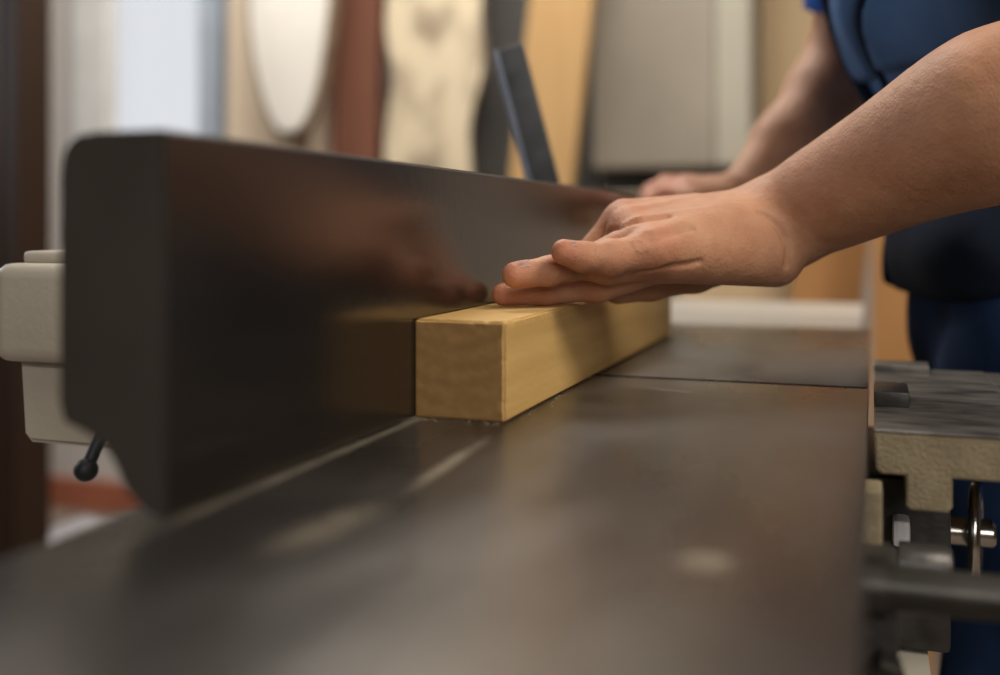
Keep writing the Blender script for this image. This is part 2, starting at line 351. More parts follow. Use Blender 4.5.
# sheets of paper on the floor by the wall
M['paper'] = mat('paper', (0.80, 0.78, 0.80), 0.7)
M['pink_paper'] = mat('pinkish_paper', (0.55, 0.40, 0.38), 0.7)
for (x, y, a, zz, mm, lb) in ((-2.36, 2.66, 0.35, 0.001, 'paper', 'white sheet of paper lying flat on the floor by the dark post'),
                              (-2.02, 2.66, -0.2, 0.001, 'pink_paper', 'pinkish sheet on the floor in front of the red baseboard')):
    bm = bmesh.new(); N = 10
    g = [[bm.verts.new(((i/N-.5)*0.25, (j/N-.5)*0.36, zz+0.018*(1+math.sin(i*0.7+j*0.5)))) for j in range(N+1)] for i in range(N+1)]
    for i in range(N):
        for j in range(N): bm.faces.new((g[i][j], g[i+1][j], g[i+1][j+1], g[i][j+1]))
    r = bmesh.ops.solidify(bm, geom=bm.faces[:], thickness=0.001)
    me = bpy.data.meshes.new('paper_sheet'); bm.to_mesh(me); bm.free()
    o = link('paper_sheet', me, M[mm], smooth=True); o.location = (x, y, 0); o.rotation_euler = (0, 0, a)
    tag(o, lb, 'paper')

# white extension table beyond the machine
ex = empty('extension_table', 'white topped table standing past the far end of the steel table', 'table')
MB().box(-0.60, -0.012, 1.20, 1.62, T-0.035, T-0.004, 0.004).build('tabletop', M['white_board'], ex)
for x in (-0.57, -0.045):
    for y in (1.23, 1.59):
        MB().box(x-0.02, x+0.02, y-0.02, y+0.02, 0, T-0.035, 0.003).build('leg', M['cream'], ex)

# ------------------------------------------------------------------ jointer
J = empty('jointer', 'steel planing machine with grey table, tall dark fence and cream castings', 'machine')
XL, XR = -0.265, -0.003
def table(name, y0, y1, top):
    b = MB(); b.box(XL, XR, y0, y1, top-0.014, top, 0.0004)
    b.box(XL+0.012, XR-0.010, y0+0.004, y1-0.004, top-0.05, top-0.0125, 0.003)
    return b.build(name, M['table'], J, smooth=True)
table('infeed_table', -0.45, 0.7385, T)
table('outfeed_table', 0.7504, 1.185, T-0.0008)
ch = MB(); ch.cyl((XL+0.01, 0.743, T-0.042), (XR-0.01, 0.743, T-0.042), 0.030, seg=40)
ch.build('cutter_head', M['dark_iron'], J, smooth=True)
MB().box(XL+0.002, XR-0.001, 0.7387, 0.7502, T-0.010, T-0.0006).build('slot_shade_strip', mat('slot_shade_black', (0.008, 0.008, 0.008), 1.0, spec=0.0), J)  # black strip stands in for the shade down in the slot
# fence
fz = T+0.1428
prof = [(-0.2432, T+0.0008), (-0.2432, fz-0.0015), (-0.2445, fz), (-0.274, fz), (-0.2835, fz-0.001), (-0.288, fz-0.004), (-0.291, fz-0.009), (-0.292, fz-0.016),
        (-0.292, T+0.040), (-0.290, T+0.033), (-0.281, T+0.030), (-0.272, T+0.026), (-0.266, T+0.018), (-0.262, T+0.010), (-0.256, T+0.0045), (-0.250, T+0.0015), (-0.247, T+0.0008)]
MB().prism(prof, 'y', 0.322, 1.14, 0.0012).build('fence', M['fence_steel'], J, smooth=False)
fme = bpy.data.objects['fence'].data; fme.materials.append(M['fence_cast'])
for p_ in fme.polygons:
    if p_.normal.x < 0.9: p_.material_index = 1
# fence carriage of cream castings behind the fence
cr = MB(); cr.box(-0.548, -0.288, 0.545, 0.655, T+0.018, T+0.083, 0.010, 4)
car = cr.build('fence_bracket', M['cream'], J, smooth=True)
MB().box(-0.538, -0.300, 0.560, 0.640, T+0.082, T+0.091, 0.004, 3).build('cap', M['cream'], car, smooth=True)
MB().prism([(-0.537, T+0.0175), (-0.30, T+0.0175), (-0.30, T-0.036), (-0.528, T-0.036), (-0.5335, T-0.0305)], 'y', 0.556, 0.646, 0.003).build('lower_housing', M['cream'], car, smooth=True)
MB().box(-0.42, XL+0.01, 0.565, 0.640, T-0.060, T-0.0355, 0.003).build('mounting_foot', M['cream'], car, smooth=True)
lv = MB(); k0 = P(86, 470, 0.585); k1 = P(116, 400, 0.60)
lv.cyl(k0, k1, 0.0037, seg=20); lev = lv.build('clamp_lever', M['black_plastic'], J, smooth=True)
MB().ball(k0, 0.0066).build('knob', M['black_plastic'], lev, smooth=True)
# tall lever handle behind the fence
h0 = P(556, 232, 1.03); h1 = P(508, 48, 1.03); hd = (h1-h0); hl = hd.length; hz = hd.normalized()
hn = Vector((math.sin(YAW), -math.cos(YAW), 0)); hx = hz.cross(hn).normalized()*-1
def handle_box(name, x0, x1, y0, y1, m, parent, z1=1.0, bev=0.003):
    b = MB(); b.box(x0, x1, y0, y1, 0, hl*z1, bev)
    o = b.build(name, m, parent, smooth=True)
    hy = hz.cross(hx)
    R = Matrix((hx, hy, hz)).transposed().to_4x4(); o.data.transform(Matrix.Translation(h0) @ R)
    return o
hh = handle_box('fence_handle', -0.0155, 0.0155, -0.008, 0.008, M['black_plastic'], J)
# sign of hx: blue strip paints the window-lit side face, on the screen left
scr = Vector((math.cos(YAW), math.sin(YAW), 0)); sgn = 1 if hx.dot(scr) > 0 else -1
a, b_ = sorted((-0.0160*sgn, -0.0105*sgn))
handle_box('lit_edge_strip', a, b_, -0.0105, 0.0105, M['lit_edge_blue'], hh)
MB().box(-0.33, -0.288, 0.93, 1.03, T+0.03, T+0.11, 0.006).build('handle_bracket', M['dark_iron'], J, smooth=True)
# rabbeting ledge
L0 = 0.612
lg = MB().prism([(0.0005, T-0.0052), (0.079, T-0.0052), (0.079, T-0.021), (0.0775, T-0.025), (0.073, T-0.0275), (0.0400, T-0.0275), (0.0400, T-0.043), (0.0375, T-0.046), (0.0195, T-0.046), (0.017, T-0.044),
                 (0.017, T-0.0275), (0.004, T-0.0275), (0.0015, T-0.025)], 'y', L0, L0+0.27, 0.001)
led = lg.build('rabbeting_ledge', M['cast_cream'], J, smooth=False)
MB().box(0.0005, 0.0795, L0+0.0005, L0+0.27, T-0.0054, T-0.0035, 0.0007).build('machined_top', M['worn_iron'], led)
MB().box(0.0005, 0.021, 0.690, 0.735, T-0.004, T+0.006, 0.002).build('cutter_guard_block', M['dark_iron'], J, smooth=True)
MB().box(0.0005, 0.040, L0+0.245, L0+0.275, T-0.004, T+0.002, 0.001).build('ledge_lip', M['worn_iron'], J, smooth=True)
# apron and adjusting parts under the right side
MB().box(-0.013, 0.0045, 0.575, 0.60, T-0.086, T-0.028, 0.002).build('cream_strut', M['cast_cream'], J)
MB().box(-0.03, 0.011, 0.510, 0.55, T-0.20, T-0.048, 0.003).build('slide_block', M['dark_iron'], J, smooth=True)
g = MB(); c0 = (-0.013, 0.585, T-0.069); g.lathe(c0, (0.038, 0.585, T-0.069), [(0, 0.012), (0.42, 0.012), (0.42, 0.009), (0.5, 0.009), (0.5, 0.013), (0.95, 0.013), (1, 0.011)], 24)
g.build('eccentric_collar', M['dark_iron'], J, smooth=True)
ab = MB(); ay = 0.495; az = T-0.052
ab.lathe((-0.012, ay, az), (0.135, ay+0.004, az), [(0, 0.0130), (0.12, 0.0130), (0.12, 0.0098), (0.93, 0.0098), (0.93, 0.0105), (0.985, 0.0105), (1.0, 0.009)], 32)
ab.build('adjusting_bar', M['bar_steel'], J, smooth=True)
nb = MB(); by = 0.51; bz = T-0.090
nb.lathe((0.0055, by, bz), (0.0055, by-0.024, bz), [(0, 0.0065), (0.35, 0.0065), (0.35, 0.0045), (0.5, 0.0045), (0.5, 0.0085), (0.9, 0.0085), (1, 0.007)], 6)
nb.build('bolt', M['bar_steel'], J)
hw = MB(); hc = P(976, 533, 0.72); hw.torus(hc, (0.97, -0.12, 0.0), 0.031, 0.0040)
for k in range(3):
    a = math.radians(20+120*k); q = Vector((0.12*math.cos(a), 0.99*math.cos(a), math.sin(a)))*0.030
    hw.cyl(hc, hc+q, 0.003, 0.0005, 12)
hw.cyl(hc-Vector((0.030, 0, 0)), hc+Vector((0.012, 0, 0)), 0.010, 0.002, 24)
hw.build('handwheel', M['chrome'], J, smooth=True)
sp = MB(); sp.cyl((-0.02, hc.y, hc.z), (hc.x-0.02, hc.y, hc.z), 0.0055, 0.001, 20); sp.build('handwheel_shaft', M['bar_steel'], J, smooth=True)
MB().box(0.011, 0.021, 0.675, 0.695, T-0.085, T-0.069, 0.003).build('white_plate', M['white_label'], J)
MB().box(-0.03, 0.045, 0.70, 0.88, T-0.155, T-0.049, 0.004).build('gear_housing', M['dark_iron'], J, smooth=True)
MB().box(0.079, 0.150, 0.665, 0.882, T-0.022, T-0.0040, 0.002).build('ledge_wing', M['worn_iron'], led)
# base casting and stand
bs = MB(); bs.prism([(-0.24, T-0.0505), (-0.03, T-0.0505), (-0.03, T-0.157), (0.032, T-0.157), (0.038, T-0.25), (0.030, T-0.60), (0.030, 0.0), (-0.30, 0.0), (-0.30, T-0.60), (-0.24, T-0.16)], 'y', 0.62, 1.08, 0.004)
bs.build('base_cabinet', M['cream'], J, smooth=False)
MB().prism([(-0.235, T-0.0505), (-0.035, T-0.0505), (-0.035, T-0.11), (-0.235, T-0.11)], 'y', -0.30, 0.621, 0.003).build('infeed_support', M['dark_iron'], J)

# ------------------------------------------------------------------ workpiece
bx0, bx1, by0, by1, bh = -0.2427, -0.1892, 0.5430, 1.047, 0.055
bm = bmesh.new()
nx, ny, nz = 8, 50, 8
r = bmesh.ops.create_cube(bm, size=1)
bmesh.ops.scale(bm, vec=(bx1-bx0, by1-by0, bh), verts=bm.verts[:])
bmesh.ops.bevel(bm, geom=bm.edges[:], offset=0.0012, segments=3, affect='EDGES')
for ax_, L_, n_ in ((0, bx1-bx0, 18), (1, by1-by0, 110), (2, bh, 18)):
    for q_ in range(1, n_):
        no = [0, 0, 0]; no[ax_] = 1; c_ = [0, 0, 0]; c_[ax_] = -L_/2+0.0016+(L_-0.0032)*q_/n_
        bmesh.ops.bisect_plane(bm, geom=bm.verts[:]+bm.edges[:]+bm.faces[:], plane_co=c_, plane_no=no)
from mathutils import noise as mnoise
for v_ in bm.verts:
    e_ = sorted([(bx1-bx0)/2-abs(v_.co.x), (by1-by0)/2-abs(v_.co.y), bh/2-abs(v_.co.z)])
    if v_.co.z < -bh/2+0.002 or v_.co.x < -(bx1-bx0)/2+0.002: continue
    w_ = 1.0 if e_[1] < 0.0022 else 0.18
    v_.co -= v_.co.normalized()*0+Vector((math.copysign(1, v_.co.x)*(abs(v_.co.x) > .02), math.copysign(1, v_.co.y)*(abs(v_.co.y) > .24), (v_.co.z > .02)*1.0))*max(0, mnoise.noise(v_.co*260)+.25)*0.0007*w_
me = bpy.data.meshes.new('wood_block'); bm.to_mesh(me); bm.free()
blk = link('wood_block', me, M['pine']); me.materials.append(M['pine_end'])
for p_ in me.polygons:
    if abs(p_.normal.y) > 0.95: p_.material_index = 1
blk.location = ((bx0+bx1)/2, (by0+by1)/2, T+bh/2+0.0003)
tag(blk, 'square pine block lying on the steel table against the dark fence, under the hand', 'wood')

# ragged chips along the foot of the block: uncountable dust
bm = bmesh.new(); rr = random.Random(5)
for i in range(60):
    if i < 35: x = rr.uniform(bx0, bx1); y = by0-abs(rr.gauss(0, 0.004))-0.0012
    else: x = bx1+abs(rr.gauss(0, 0.003))+0.001; y = rr.uniform(by0, by0+0.12)
    s = rr.uniform(0.00015, 0.0004)
    bmesh.ops.create_icosphere(bm, subdivisions=1, radius=s, matrix=Matrix.Translation((x, y, T+s*0.4)) @ Euler((0, 0, rr.uniform(0, 3))).to_matrix().to_4x4() @ Matrix.Diagonal((1.8, 0.8, 0.5, 1)))
me = bpy.data.meshes.new('sawdust'); bm.to_mesh(me); bm.free()
tag(link('sawdust', me, M['sawdust']), 'fine pale sawdust grains at the foot of the pine block', 'sawdust', kind='stuff')

# ------------------------------------------------------------------ signed distance modelling of the person
def cone(p, a, b, ra, rb):
    a = np.asarray(a, np.float32); b = np.asarray(b, np.float32); ab = b-a
    t = np.clip(((p-a) @ ab)/max(float(ab @ ab), 1e-12), 0, 1)
    d = p-a-t[..., None]*ab
    return np.sqrt((d*d).sum(-1))-(ra+(rb-ra)*t)
def ell(p, c, r, R=None):
    q = p-np.asarray(c, np.float32)
    if R is not None: q = q @ np.asarray(R, np.float32)
    r = np.asarray(r, np.float32)
    k = np.sqrt(((q/r)**2).sum(-1)); k2 = np.sqrt(((q/(r*r))**2).sum(-1))+1e-9
    return k*(k-1)/k2
def smin(a, b, k):
    h = np.clip(0.5+0.5*(b-a)/k, 0, 1); return b+(a-b)*h-k*h*(1-h)
def smax(a, b, k): return -smin(-a, -b, k)
def chain(p, pts, k=0.003):
    d = None
    for (a, ra), (b, rb) in zip(pts, pts[1:]):
        c = cone(p, a, b, ra, rb); d = c if d is None else smin(d, c, k)
    return d
def isosurface(fn, lo, hi, h):
    lo = np.array(lo, np.float32); hi = np.array(hi, np.float32)
    n = np.ceil((hi-lo)/h).astype(int)+1; B = 20
    V = np.full(n, 1.0, np.float32)
    xs = [lo[i]+h*np.arange(n[i], dtype=np.float32) for i in range(3)]
    cs = []
    for i in range(0, n[0], B):
        for j in range(0, n[1], B):
            for k in range(0, n[2], B): cs.append((i, j, k))
    cs = np.array(cs); cen = lo+(cs+B/2)*h
    dv = np.concatenate([fn(cen[q:q+4096].astype(np.float32)) for q in range(0, len(cen), 4096)])
    rad = B*h*0.5*math.sqrt(3)*1.25+0.004
    for (i, j, k), dd in zip(cs, dv):
        sl = (slice(i, min(i+B, n[0])), slice(j, min(j+B, n[1])), slice(k, min(k+B, n[2])))
        if abs(dd) > rad: V[sl] = dd; continue
        g = np.stack(np.meshgrid(xs[0][sl[0]], xs[1][sl[1]], xs[2][sl[2]], indexing='ij'), -1)
        V[sl] = fn(g.reshape(-1, 3)).reshape(g.shape[:3])
    S = V < 0
    sx, sy, sz = S.shape
    a = [S[i:sx-1+i, j:sy-1+j, k:sz-1+k] for i in (0, 1) for j in (0, 1) for k in (0, 1)]
    anyv = a[0].copy(); allv = a[0].copy()
    for q in a[1:]: anyv |= q; allv &= q
    act = anyv & ~allv
    ci = np.argwhere(act); idx = -np.ones(act.shape, np.int32); idx[act] = np.arange(len(ci))
    corners = [(i, j, k) for i in (0, 1) for j in (0, 1) for k in (0, 1)]
    vals = np.stack([V[ci[:, 0]+c[0], ci[:, 1]+c[1], ci[:, 2]+c[2]] for c in corners], 1)
    acc = np.zeros((len(ci), 3)); cnt = np.zeros(len(ci))
    for e0 in range(8):
        for e1 in range(e0+1, 8):
            c0 = np.array(corners[e0]); c1 = np.array(corners[e1])
            if np.abs(c0-c1).sum() != 1: continue
            v0 = vals[:, e0]; v1 = vals[:, e1]; m = (v0 < 0) != (v1 < 0)
            t = np.where(m, v0/np.where(m, v0-v1, 1), 0)
            acc += np.where(m[:, None], c0+(c1-c0)*t[:, None], 0); cnt += m
    verts = lo+(ci+acc/cnt[:, None])*h
    faces = []
    for ax in range(3):
        s0 = [slice(1, -1)]*3; s0[ax] = slice(0, -1); s1 = [slice(1, -1)]*3; s1[ax] = slice(1, None)
        A = S[tuple(s0)]; Bm = S[tuple(s1)]
        e = np.argwhere(A != Bm); off = np.array([1, 1, 1]); off[ax] = 0; e = e+off
        u, v = [(1, 2), (2, 0), (0, 1)][ax]
        du = np.zeros(3, int); du[u] = 1; dv_ = np.zeros(3, int); dv_[v] = 1
        q = [idx[tuple((e-du-dv_).T)], idx[tuple((e-dv_).T)], idx[tuple(e.T)], idx[tuple((e-du).T)]]
        q = np.stack(q, 1); inside = S[tuple(e.T)]
        q[~inside] = q[~inside][:, ::-1]
        faces.append(q)
    faces = np.concatenate(faces)
    faces = faces[(faces >= 0).all(1)]
    return verts, faces
def mesh_from(name, parts):
    vs = []; fs = []; o = 0
    for v, f in parts: vs.append(v); fs.append(f+o); o += len(v)
    v = np.concatenate(vs).astype(np.float32); f = np.concatenate(fs).astype(np.int32)
    me = bpy.data.meshes.new(name)
    me.vertices.add(len(v)); me.vertices.foreach_set('co', v.ravel())
    me.loops.add(f.size); me.loops.foreach_set('vertex_index', f.ravel())
    me.polygons.add(len(f)); me.polygons.foreach_set('loop_start', np.arange(0, f.size, 4, dtype=np.int32))
    me.polygons.foreach_set('loop_total', np.full(len(f), 4, np.int32))
    me.polygons.foreach_set('use_smooth', np.ones(len(f), bool))
    me.update(calc_edges=True); me.validate()
    return me, v

V = lambda *a: np.array(a, np.float32)
def Pn(u, v, d): return np.array(P(u, v, d), np.float32)

# --- near (left) arm; joints measured in the place
SHL = V(0.13, 0.915, CZ+0.345); ELL = V(0.150, 0.690, CZ+0.100)
wr_u = Pn(792, 232, 0.735); wr_r = Pn(778, 217, 0.768)
f1 = Pn(845, 200, 0.715); f2 = Pn(905, 160, 0.69); f3 = Pn(1000, 116, 0.645)
mcp = [Pn(622, 221, 0.735), Pn(630, 229, 0.715), Pn(640, 239, 0.692), Pn(652, 250, 0.672)]
fing = [
    [(mcp[0], .0125), (Pn(582, 262, 0.728), .0100), (Pn(545, 285, 0.718), .0083), (Pn(508, 293, 0.712), .0072)],
    [(mcp[1], .0130), (Pn(592, 286, 0.702), .0098), (Pn(545, 292.5, 0.692), .0084), (Pn(503, 294.5, 0.684), .0073)],
    [(mcp[2], .0125), (Pn(590, 262, 0.680), .0105), (Pn(550, 271, 0.667), .0092), (Pn(515, 275, 0.659), .0083)],
    [(mcp[3], .0125), (Pn(610, 258, 0.660), .0105), (Pn(583, 257, 0.652), .0090), (Pn(564, 252, 0.648), .0080)],
]

thumb = [(Pn(745, 256, .765), .016), (Pn(695, 273, .745), .0135), (Pn(650, 283, .735), .0120), (Pn(618, 289, .728), .0105)]
def near_base(p):
    d = chain(p, [(Pn(772, 217, .752), .0235), (Pn(800, 211, .745), .0270), (Pn(850, 186, .718), .0310), (Pn(900, 160, .692), .0340), (Pn(950, 135, .667), .0395), (Pn(1003, 112, .642), .0455), (ELL, .0455)], 0.03)
    d = smin(d, chain(p, [(ELL, .046), (ELL*0.45+SHL*0.55, .050), (SHL, .056)], 0.03), 0.03)
    # palm
    pal = cone(p, Pn(779, 236, .745), mcp[3], .0240, .0130)
    for m_, w_ in ((mcp[2], wr_u*0.7+wr_r*0.3), (mcp[1], wr_u*0.35+wr_r*0.65), (mcp[0], wr_r)):
        pal = smin(pal, cone(p, w_, m_, .0205, .0125), 0.018)
    pal = smin(pal, cone(p, Pn(774, 259, .725), Pn(675, 259, .69), .0195, .0150), 0.014)   # hypothenar
    pal = smin(pal, cone(p, Pn(755, 238, .765), Pn(660, 250, .72), .020, .0145), 0.014)
    d = smin(d, pal, 0.012)
    # tendons and knuckle bumps
    for m_, w_ in ((mcp[0], wr_r), (mcp[1], wr_r), (mcp[2], wr_u)):
        q = m_+(w_-m_)*0.45
        up = V(0.05, -0.1, 1); up = up/np.linalg.norm(up)
        d = smin(d, cone(p, m_+up*.0115, q+up*.0145, .0026, .0018), 0.006)
    fg = None
    for c in fing:
        x = chain(p, c, 0.004)
        x = smin(x, cone(p, c[1][0], c[1][0]+V(0, 0, .0015), c[1][1]*.98, c[1][1]*.9), 0.004)
        fg = x if fg is None else smin(fg, x, 0.0012)
    th = chain(p, thumb, 0.005)
    d = smin(d, th, 0.008)
    d = smin(d, fg, 0.0065)
    d = smin(d, cone(p, Pn(668, 262, .695), Pn(604, 286, .697), .0115, .0098), .007)
    d = smin(d, cone(p, Pn(665, 258, .685), Pn(608, 270, .676), .0120, .0100), .007)
    return d
def trace(u, v, it=60):
    o = V(0, 0, CZ); dr = Pn(u, v, 1.0)-o; dr = dr/np.linalg.norm(dr); t = .58
    for _ in range(it):
        t += float(near_base((o+dr*t)[None])[0])*.8
    return o+dr*t
def crease_path(pts, r, off=0.0):
    return [(trace(*q), r) for q in pts]
CREASES = []
CREASES += [(crease_path([(760, 213), (770, 219), (779, 228), (785, 239), (788, 252), (787, 265)], .0021), .0032),
            (crease_path([(690, 227), (676, 231), (660, 236), (650, 237)], .0017), .0060),
            (crease_path([(668, 216), (645, 219), (622, 226), (606, 234)], .0014), .0055),
            (crease_path([(700, 262), (665, 268), (640, 272)], .0010), .0035),
            (crease_path([(552, 268), (556, 272)], .0006), .0012), (crease_path([(560, 284), (575, 286)], .0006), .0012),
            (crease_path([(590, 246), (592, 251)], .0005), .0012), (crease_path([(596, 246), (597, 252)], .0005), .0012)]
RIDGES = [[trace(632.5+k*4.6, 239.5+abs(k-1.5)), trace(635+k*4.0, 246), trace(637+k*3.5, 252-abs(k-1.5))] for k in range(4)]
def near_arm(p):
    d = near_base(p)
    for c in RIDGES:
        d = smin(d, chain(p, [(q, .0009) for q in c], .0006), .0010)
    for c, k in CREASES:
        d = smax(d, -chain(p, c, .0006), k)
    return d
arm_lo = (-0.262, 0.595, T-0.0); arm_hi = (0.215, 0.99, CZ+0.42)
A_near = isosurface(near_arm, arm_lo, arm_hi, 0.00125)

# --- far (right) arm
SHR = V(0.01, 1.235, CZ+0.40); ELR = Pn(846, 70, 1.23)
rw_ = Pn(741, 196, 1.13)
rk = [Pn(688, 186, 1.14), Pn(686, 188, 1.12), Pn(688, 193, 1.10), Pn(692, 200, 1.085)]
rf = [[(rk[i], .012), (Pn(666, 184+i*4, 1.145-.014*i), .0105), (Pn(650, 192+i*4, 1.15-.014*i), .0092), (Pn(644, 205+i*3, 1.15-.014*i), .0085)] for i in range(4)]
def far_arm(p):
    d = chain(p, [(rw_, .026), (rw_*.6+ELR*.4, .034), (rw_*.2+ELR*.8, .043), (ELR, .043)], 0.02)
    d = smin(d, chain(p, [(ELR, .043), (ELR*.5+SHR*.5, .050), (SHR, .056)], 0.03), 0.03)
    for k_ in rk: d = smin(d, cone(p, rw_, k_, .021, .0125), 0.010)
    fg = None
    for c in rf:
        x = chain(p, c, 0.004); fg = x if fg is None else smin(fg, x, 0.0012)
    d = smin(d, fg, 0.006)
    d = smin(d, chain(p, [(Pn(722, 200, 1.10), .017), (Pn(700, 212, 1.09), .0125), (Pn(680, 220, 1.095), .010)], .005), 0.008)
    return d
A_far = isosurface(far_arm, (-0.30, 1.03, CZ-0.05), (0.12, 1.36, CZ+0.48), 0.0028)

# --- rest of the body
FL = 0.0
PEL = V(0.170, 1.085, CZ-0.10); ABD = V(0.160, 1.085, CZ+0.03); CHS = V(0.085, 1.08, CZ+0.27); NCK = V(0.01, 1.075, CZ+0.44); HD = V(-0.05, 1.075, CZ+0.57)
HIPL = V(0.155, 0.985, CZ-0.13); HIPR = V(0.165, 1.185, CZ-0.13)
KNL = V(0.130, 0.965, 0.49); KNR = V(0.17, 1.215, 0.49); ANL = V(0.22, 0.955, 0.09); ANR = V(0.27, 1.235, 0.09)
tl = math.radians(18)
RT = np.array([[math.cos(tl), 0, -math.sin(tl)], [0, 1, 0], [math.sin(tl), 0, math.cos(tl)]], np.float32)
def torso(p, g=0.0):
    d = ell(p, CHS, (.118+g, .170+g, .20+g), RT)
    d = smin(d, ell(p, ABD, (.118+g, .150+g, .17+g), RT), 0.06)
    d = smin(d, ell(p, PEL, (.120+g, .165+g, .13+g)), 0.05)
    d = smin(d, cone(p, SHL*.85+CHS*.15, SHR*.85+CHS*.15, .055+g, .055+g), 0.05)
    return d
def legs(p, g=0.0):
    d = chain(p, [(HIPL, .088+g), (KNL, .058+g), (KNL*.6+ANL*.4, .052+g*1.2), (ANL, .038+g*1.6)], 0.03)
    return smin(d, chain(p, [(HIPR, .088+g), (KNR, .058+g), (KNR*.6+ANR*.4, .052+g*1.2), (ANR, .038+g*1.6)], 0.03), 0.02)
def head(p):
    d = ell(p, HD, (.092, .075, .112), RT)
    d = smin(d, ell(p, HD+V(-.035, 0, -.065), (.055, .052, .05)), .03)
    d = smin(d, cone(p, HD+V(-.088, 0, .0), HD+V(-.106, 0, -.030), .007, .013), .01)
    for s in (-1, 1):
        d = smin(d, ell(p, HD+V(.005, s*.078, -.01), (.016, .009, .030)), .006)
        d = smax(d, -ell(p, HD+V(-.092, s*.032, .004), (.010, .016, .009)), .008)
    d = smin(d, cone(p, HD+V(-.083, -.022, -.062), HD+V(-.083, .022, -.062), .006, .006), .006)
    d = smax(d, -cone(p, HD+V(-.092, -.022, -.062), HD+V(-.092, .022, -.062), .002, .002), .003)
    return smin(d, cone(p, HD+V(.025, 0, -.06), NCK+V(.02, 0, -.05), .055, .062), .03)
def body_rest(p):
    d = smin(torso(p), legs(p), 0.03); d = smin(d, head(p), 0.02)
    d = smin(d, cone(p, SHL, SHL*.6+ELL*.4, .052, .047), .03)
    d = smin(d, cone(p, SHR, SHR*.6+ELR*.4, .052, .046), .03)
    for a in (ANL, ANR): d = smin(d, cone(p, a+V(0.01, 0, -.035), a+V(-.15, 0, -.055), .034, .022), .02)
    return d
A_body = isosurface(body_rest, (-0.22, 0.80, 0.0), (0.42, 1.42, CZ+0.74), 0.0065)

# skin
def skin_material():
    m = bpy.data.materials.new('skin'); m.use_nodes = True; nt = m.node_tree; b = nt.nodes['Principled BSDF']
    b.inputs['Roughness'].default_value = 0.58; b.inputs['Specular IOR Level'].default_value = 0.32
    b.inputs['Subsurface Weight'].default_value = 0.12; b.inputs['Subsurface Radius'].default_value = (1, 0.35, 0.2); b.inputs['Subsurface Scale'].default_value = 0.006
    tc = nt.nodes.new('ShaderNodeTexCoord')
    n = nt.nodes.new('ShaderNodeTexNoise'); n.inputs['Scale'].default_value = 38; n.inputs['Detail'].default_value = 6
    nt.links.new(tc.outputs['Object'], n.inputs['Vector'])
    r = nt.nodes.new('ShaderNodeMapRange'); r.inputs[1].default_value = 0.3; r.inputs[2].default_value = 0.7; nt.links.new(n.outputs[0], r.inputs[0])
    mx = nt.nodes.new('ShaderNodeMix'); mx.data_type = 'RGBA'; mx.inputs[6].default_value = (0.50, 0.26, 0.15, 1); mx.inputs[7].default_value = (0.40, 0.185, 0.10, 1)
    nt.links.new(r.outputs[0], mx.inputs[0])
    at_ = nt.nodes.new('ShaderNodeAttribute'); at_.attribute_name = 'redness'
    mx2 = nt.nodes.new('ShaderNodeMix'); mx2.data_type = 'RGBA'; mx2.inputs[7].default_value = (0.50, 0.15, 0.085, 1)
    nt.links.new(at_.outputs['Fac'], mx2.inputs[0]); nt.links.new(mx.outputs[2], mx2.inputs[6])
    nt.links.new(mx2.outputs[2], b.inputs['Base Color'])
    # fine creases + pores
    mp = nt.nodes.new('ShaderNodeMapping'); mp.inputs['Scale'].default_value = (420, 260, 300); mp.inputs['Rotation'].default_value = (0.3, 0.2, 0.7)
    nt.links.new(tc.outputs['Object'], mp.inputs[0])
    v1 = nt.nodes.new('ShaderNodeTexVoronoi'); v1.feature = 'DISTANCE_TO_EDGE'; v1.inputs['Scale'].default_value = 1; nt.links.new(mp.outputs[0], v1.inputs['Vector'])
    n2 = nt.nodes.new('ShaderNodeTexNoise'); n2.inputs['Scale'].default_value = 130; n2.inputs['Detail'].default_value = 6; nt.links.new(tc.outputs['Object'], n2.inputs['Vector'])
    ad = nt.nodes.new('ShaderNodeMath'); ad.operation = 'MULTIPLY_ADD'; ad.inputs[1].default_value = 0.35
    nt.links.new(v1.outputs['Distance'], ad.inputs[0]); nt.links.new(n2.outputs[0], ad.inputs[2])
    bp = nt.nodes.new('ShaderNodeBump'); bp.inputs['Strength'].default_value = 0.8; bp.inputs['Distance'].default_value = 0.0012
    nt.links.new(ad.outputs[0], bp.inputs['Height']); nt.links.new(bp.outputs[0], b.inputs['Normal'])
    return m
M['skin'] = skin_material()
person = empty('person', 'person in blue T-shirt and navy workwear with bare forearms, one hand on the pine block', 'person', loc=(0.24, 1.085, 0))
PO = Vector((0.24, 1.085, 0))
def pchild(name, me, m, parent=person):
    me.transform(Matrix.Translation(-PO)); return link(name, me, m, parent)
me, co = mesh_from('body', [A_near, A_far, A_body])
red = np.zeros(len(co), np.float32)
for c in fing:
    for j, s, k in ((3, .010, .55), (2, .008, .25), (1, .010, .3), (0, .014, .3)):
        red = np.maximum(red, k*np.exp(-((co-c[j][0])**2).sum(1)/(2*s*s)))
for c in rf:
    red = np.maximum(red, .6*np.exp(-((co-c[1][0])**2).sum(1)/(2*.02**2)))
at_ = me.attributes.new('redness', 'FLOAT', 'POINT'); at_.data.foreach_set('value', red)
body = pchild('body', me, M['skin'])

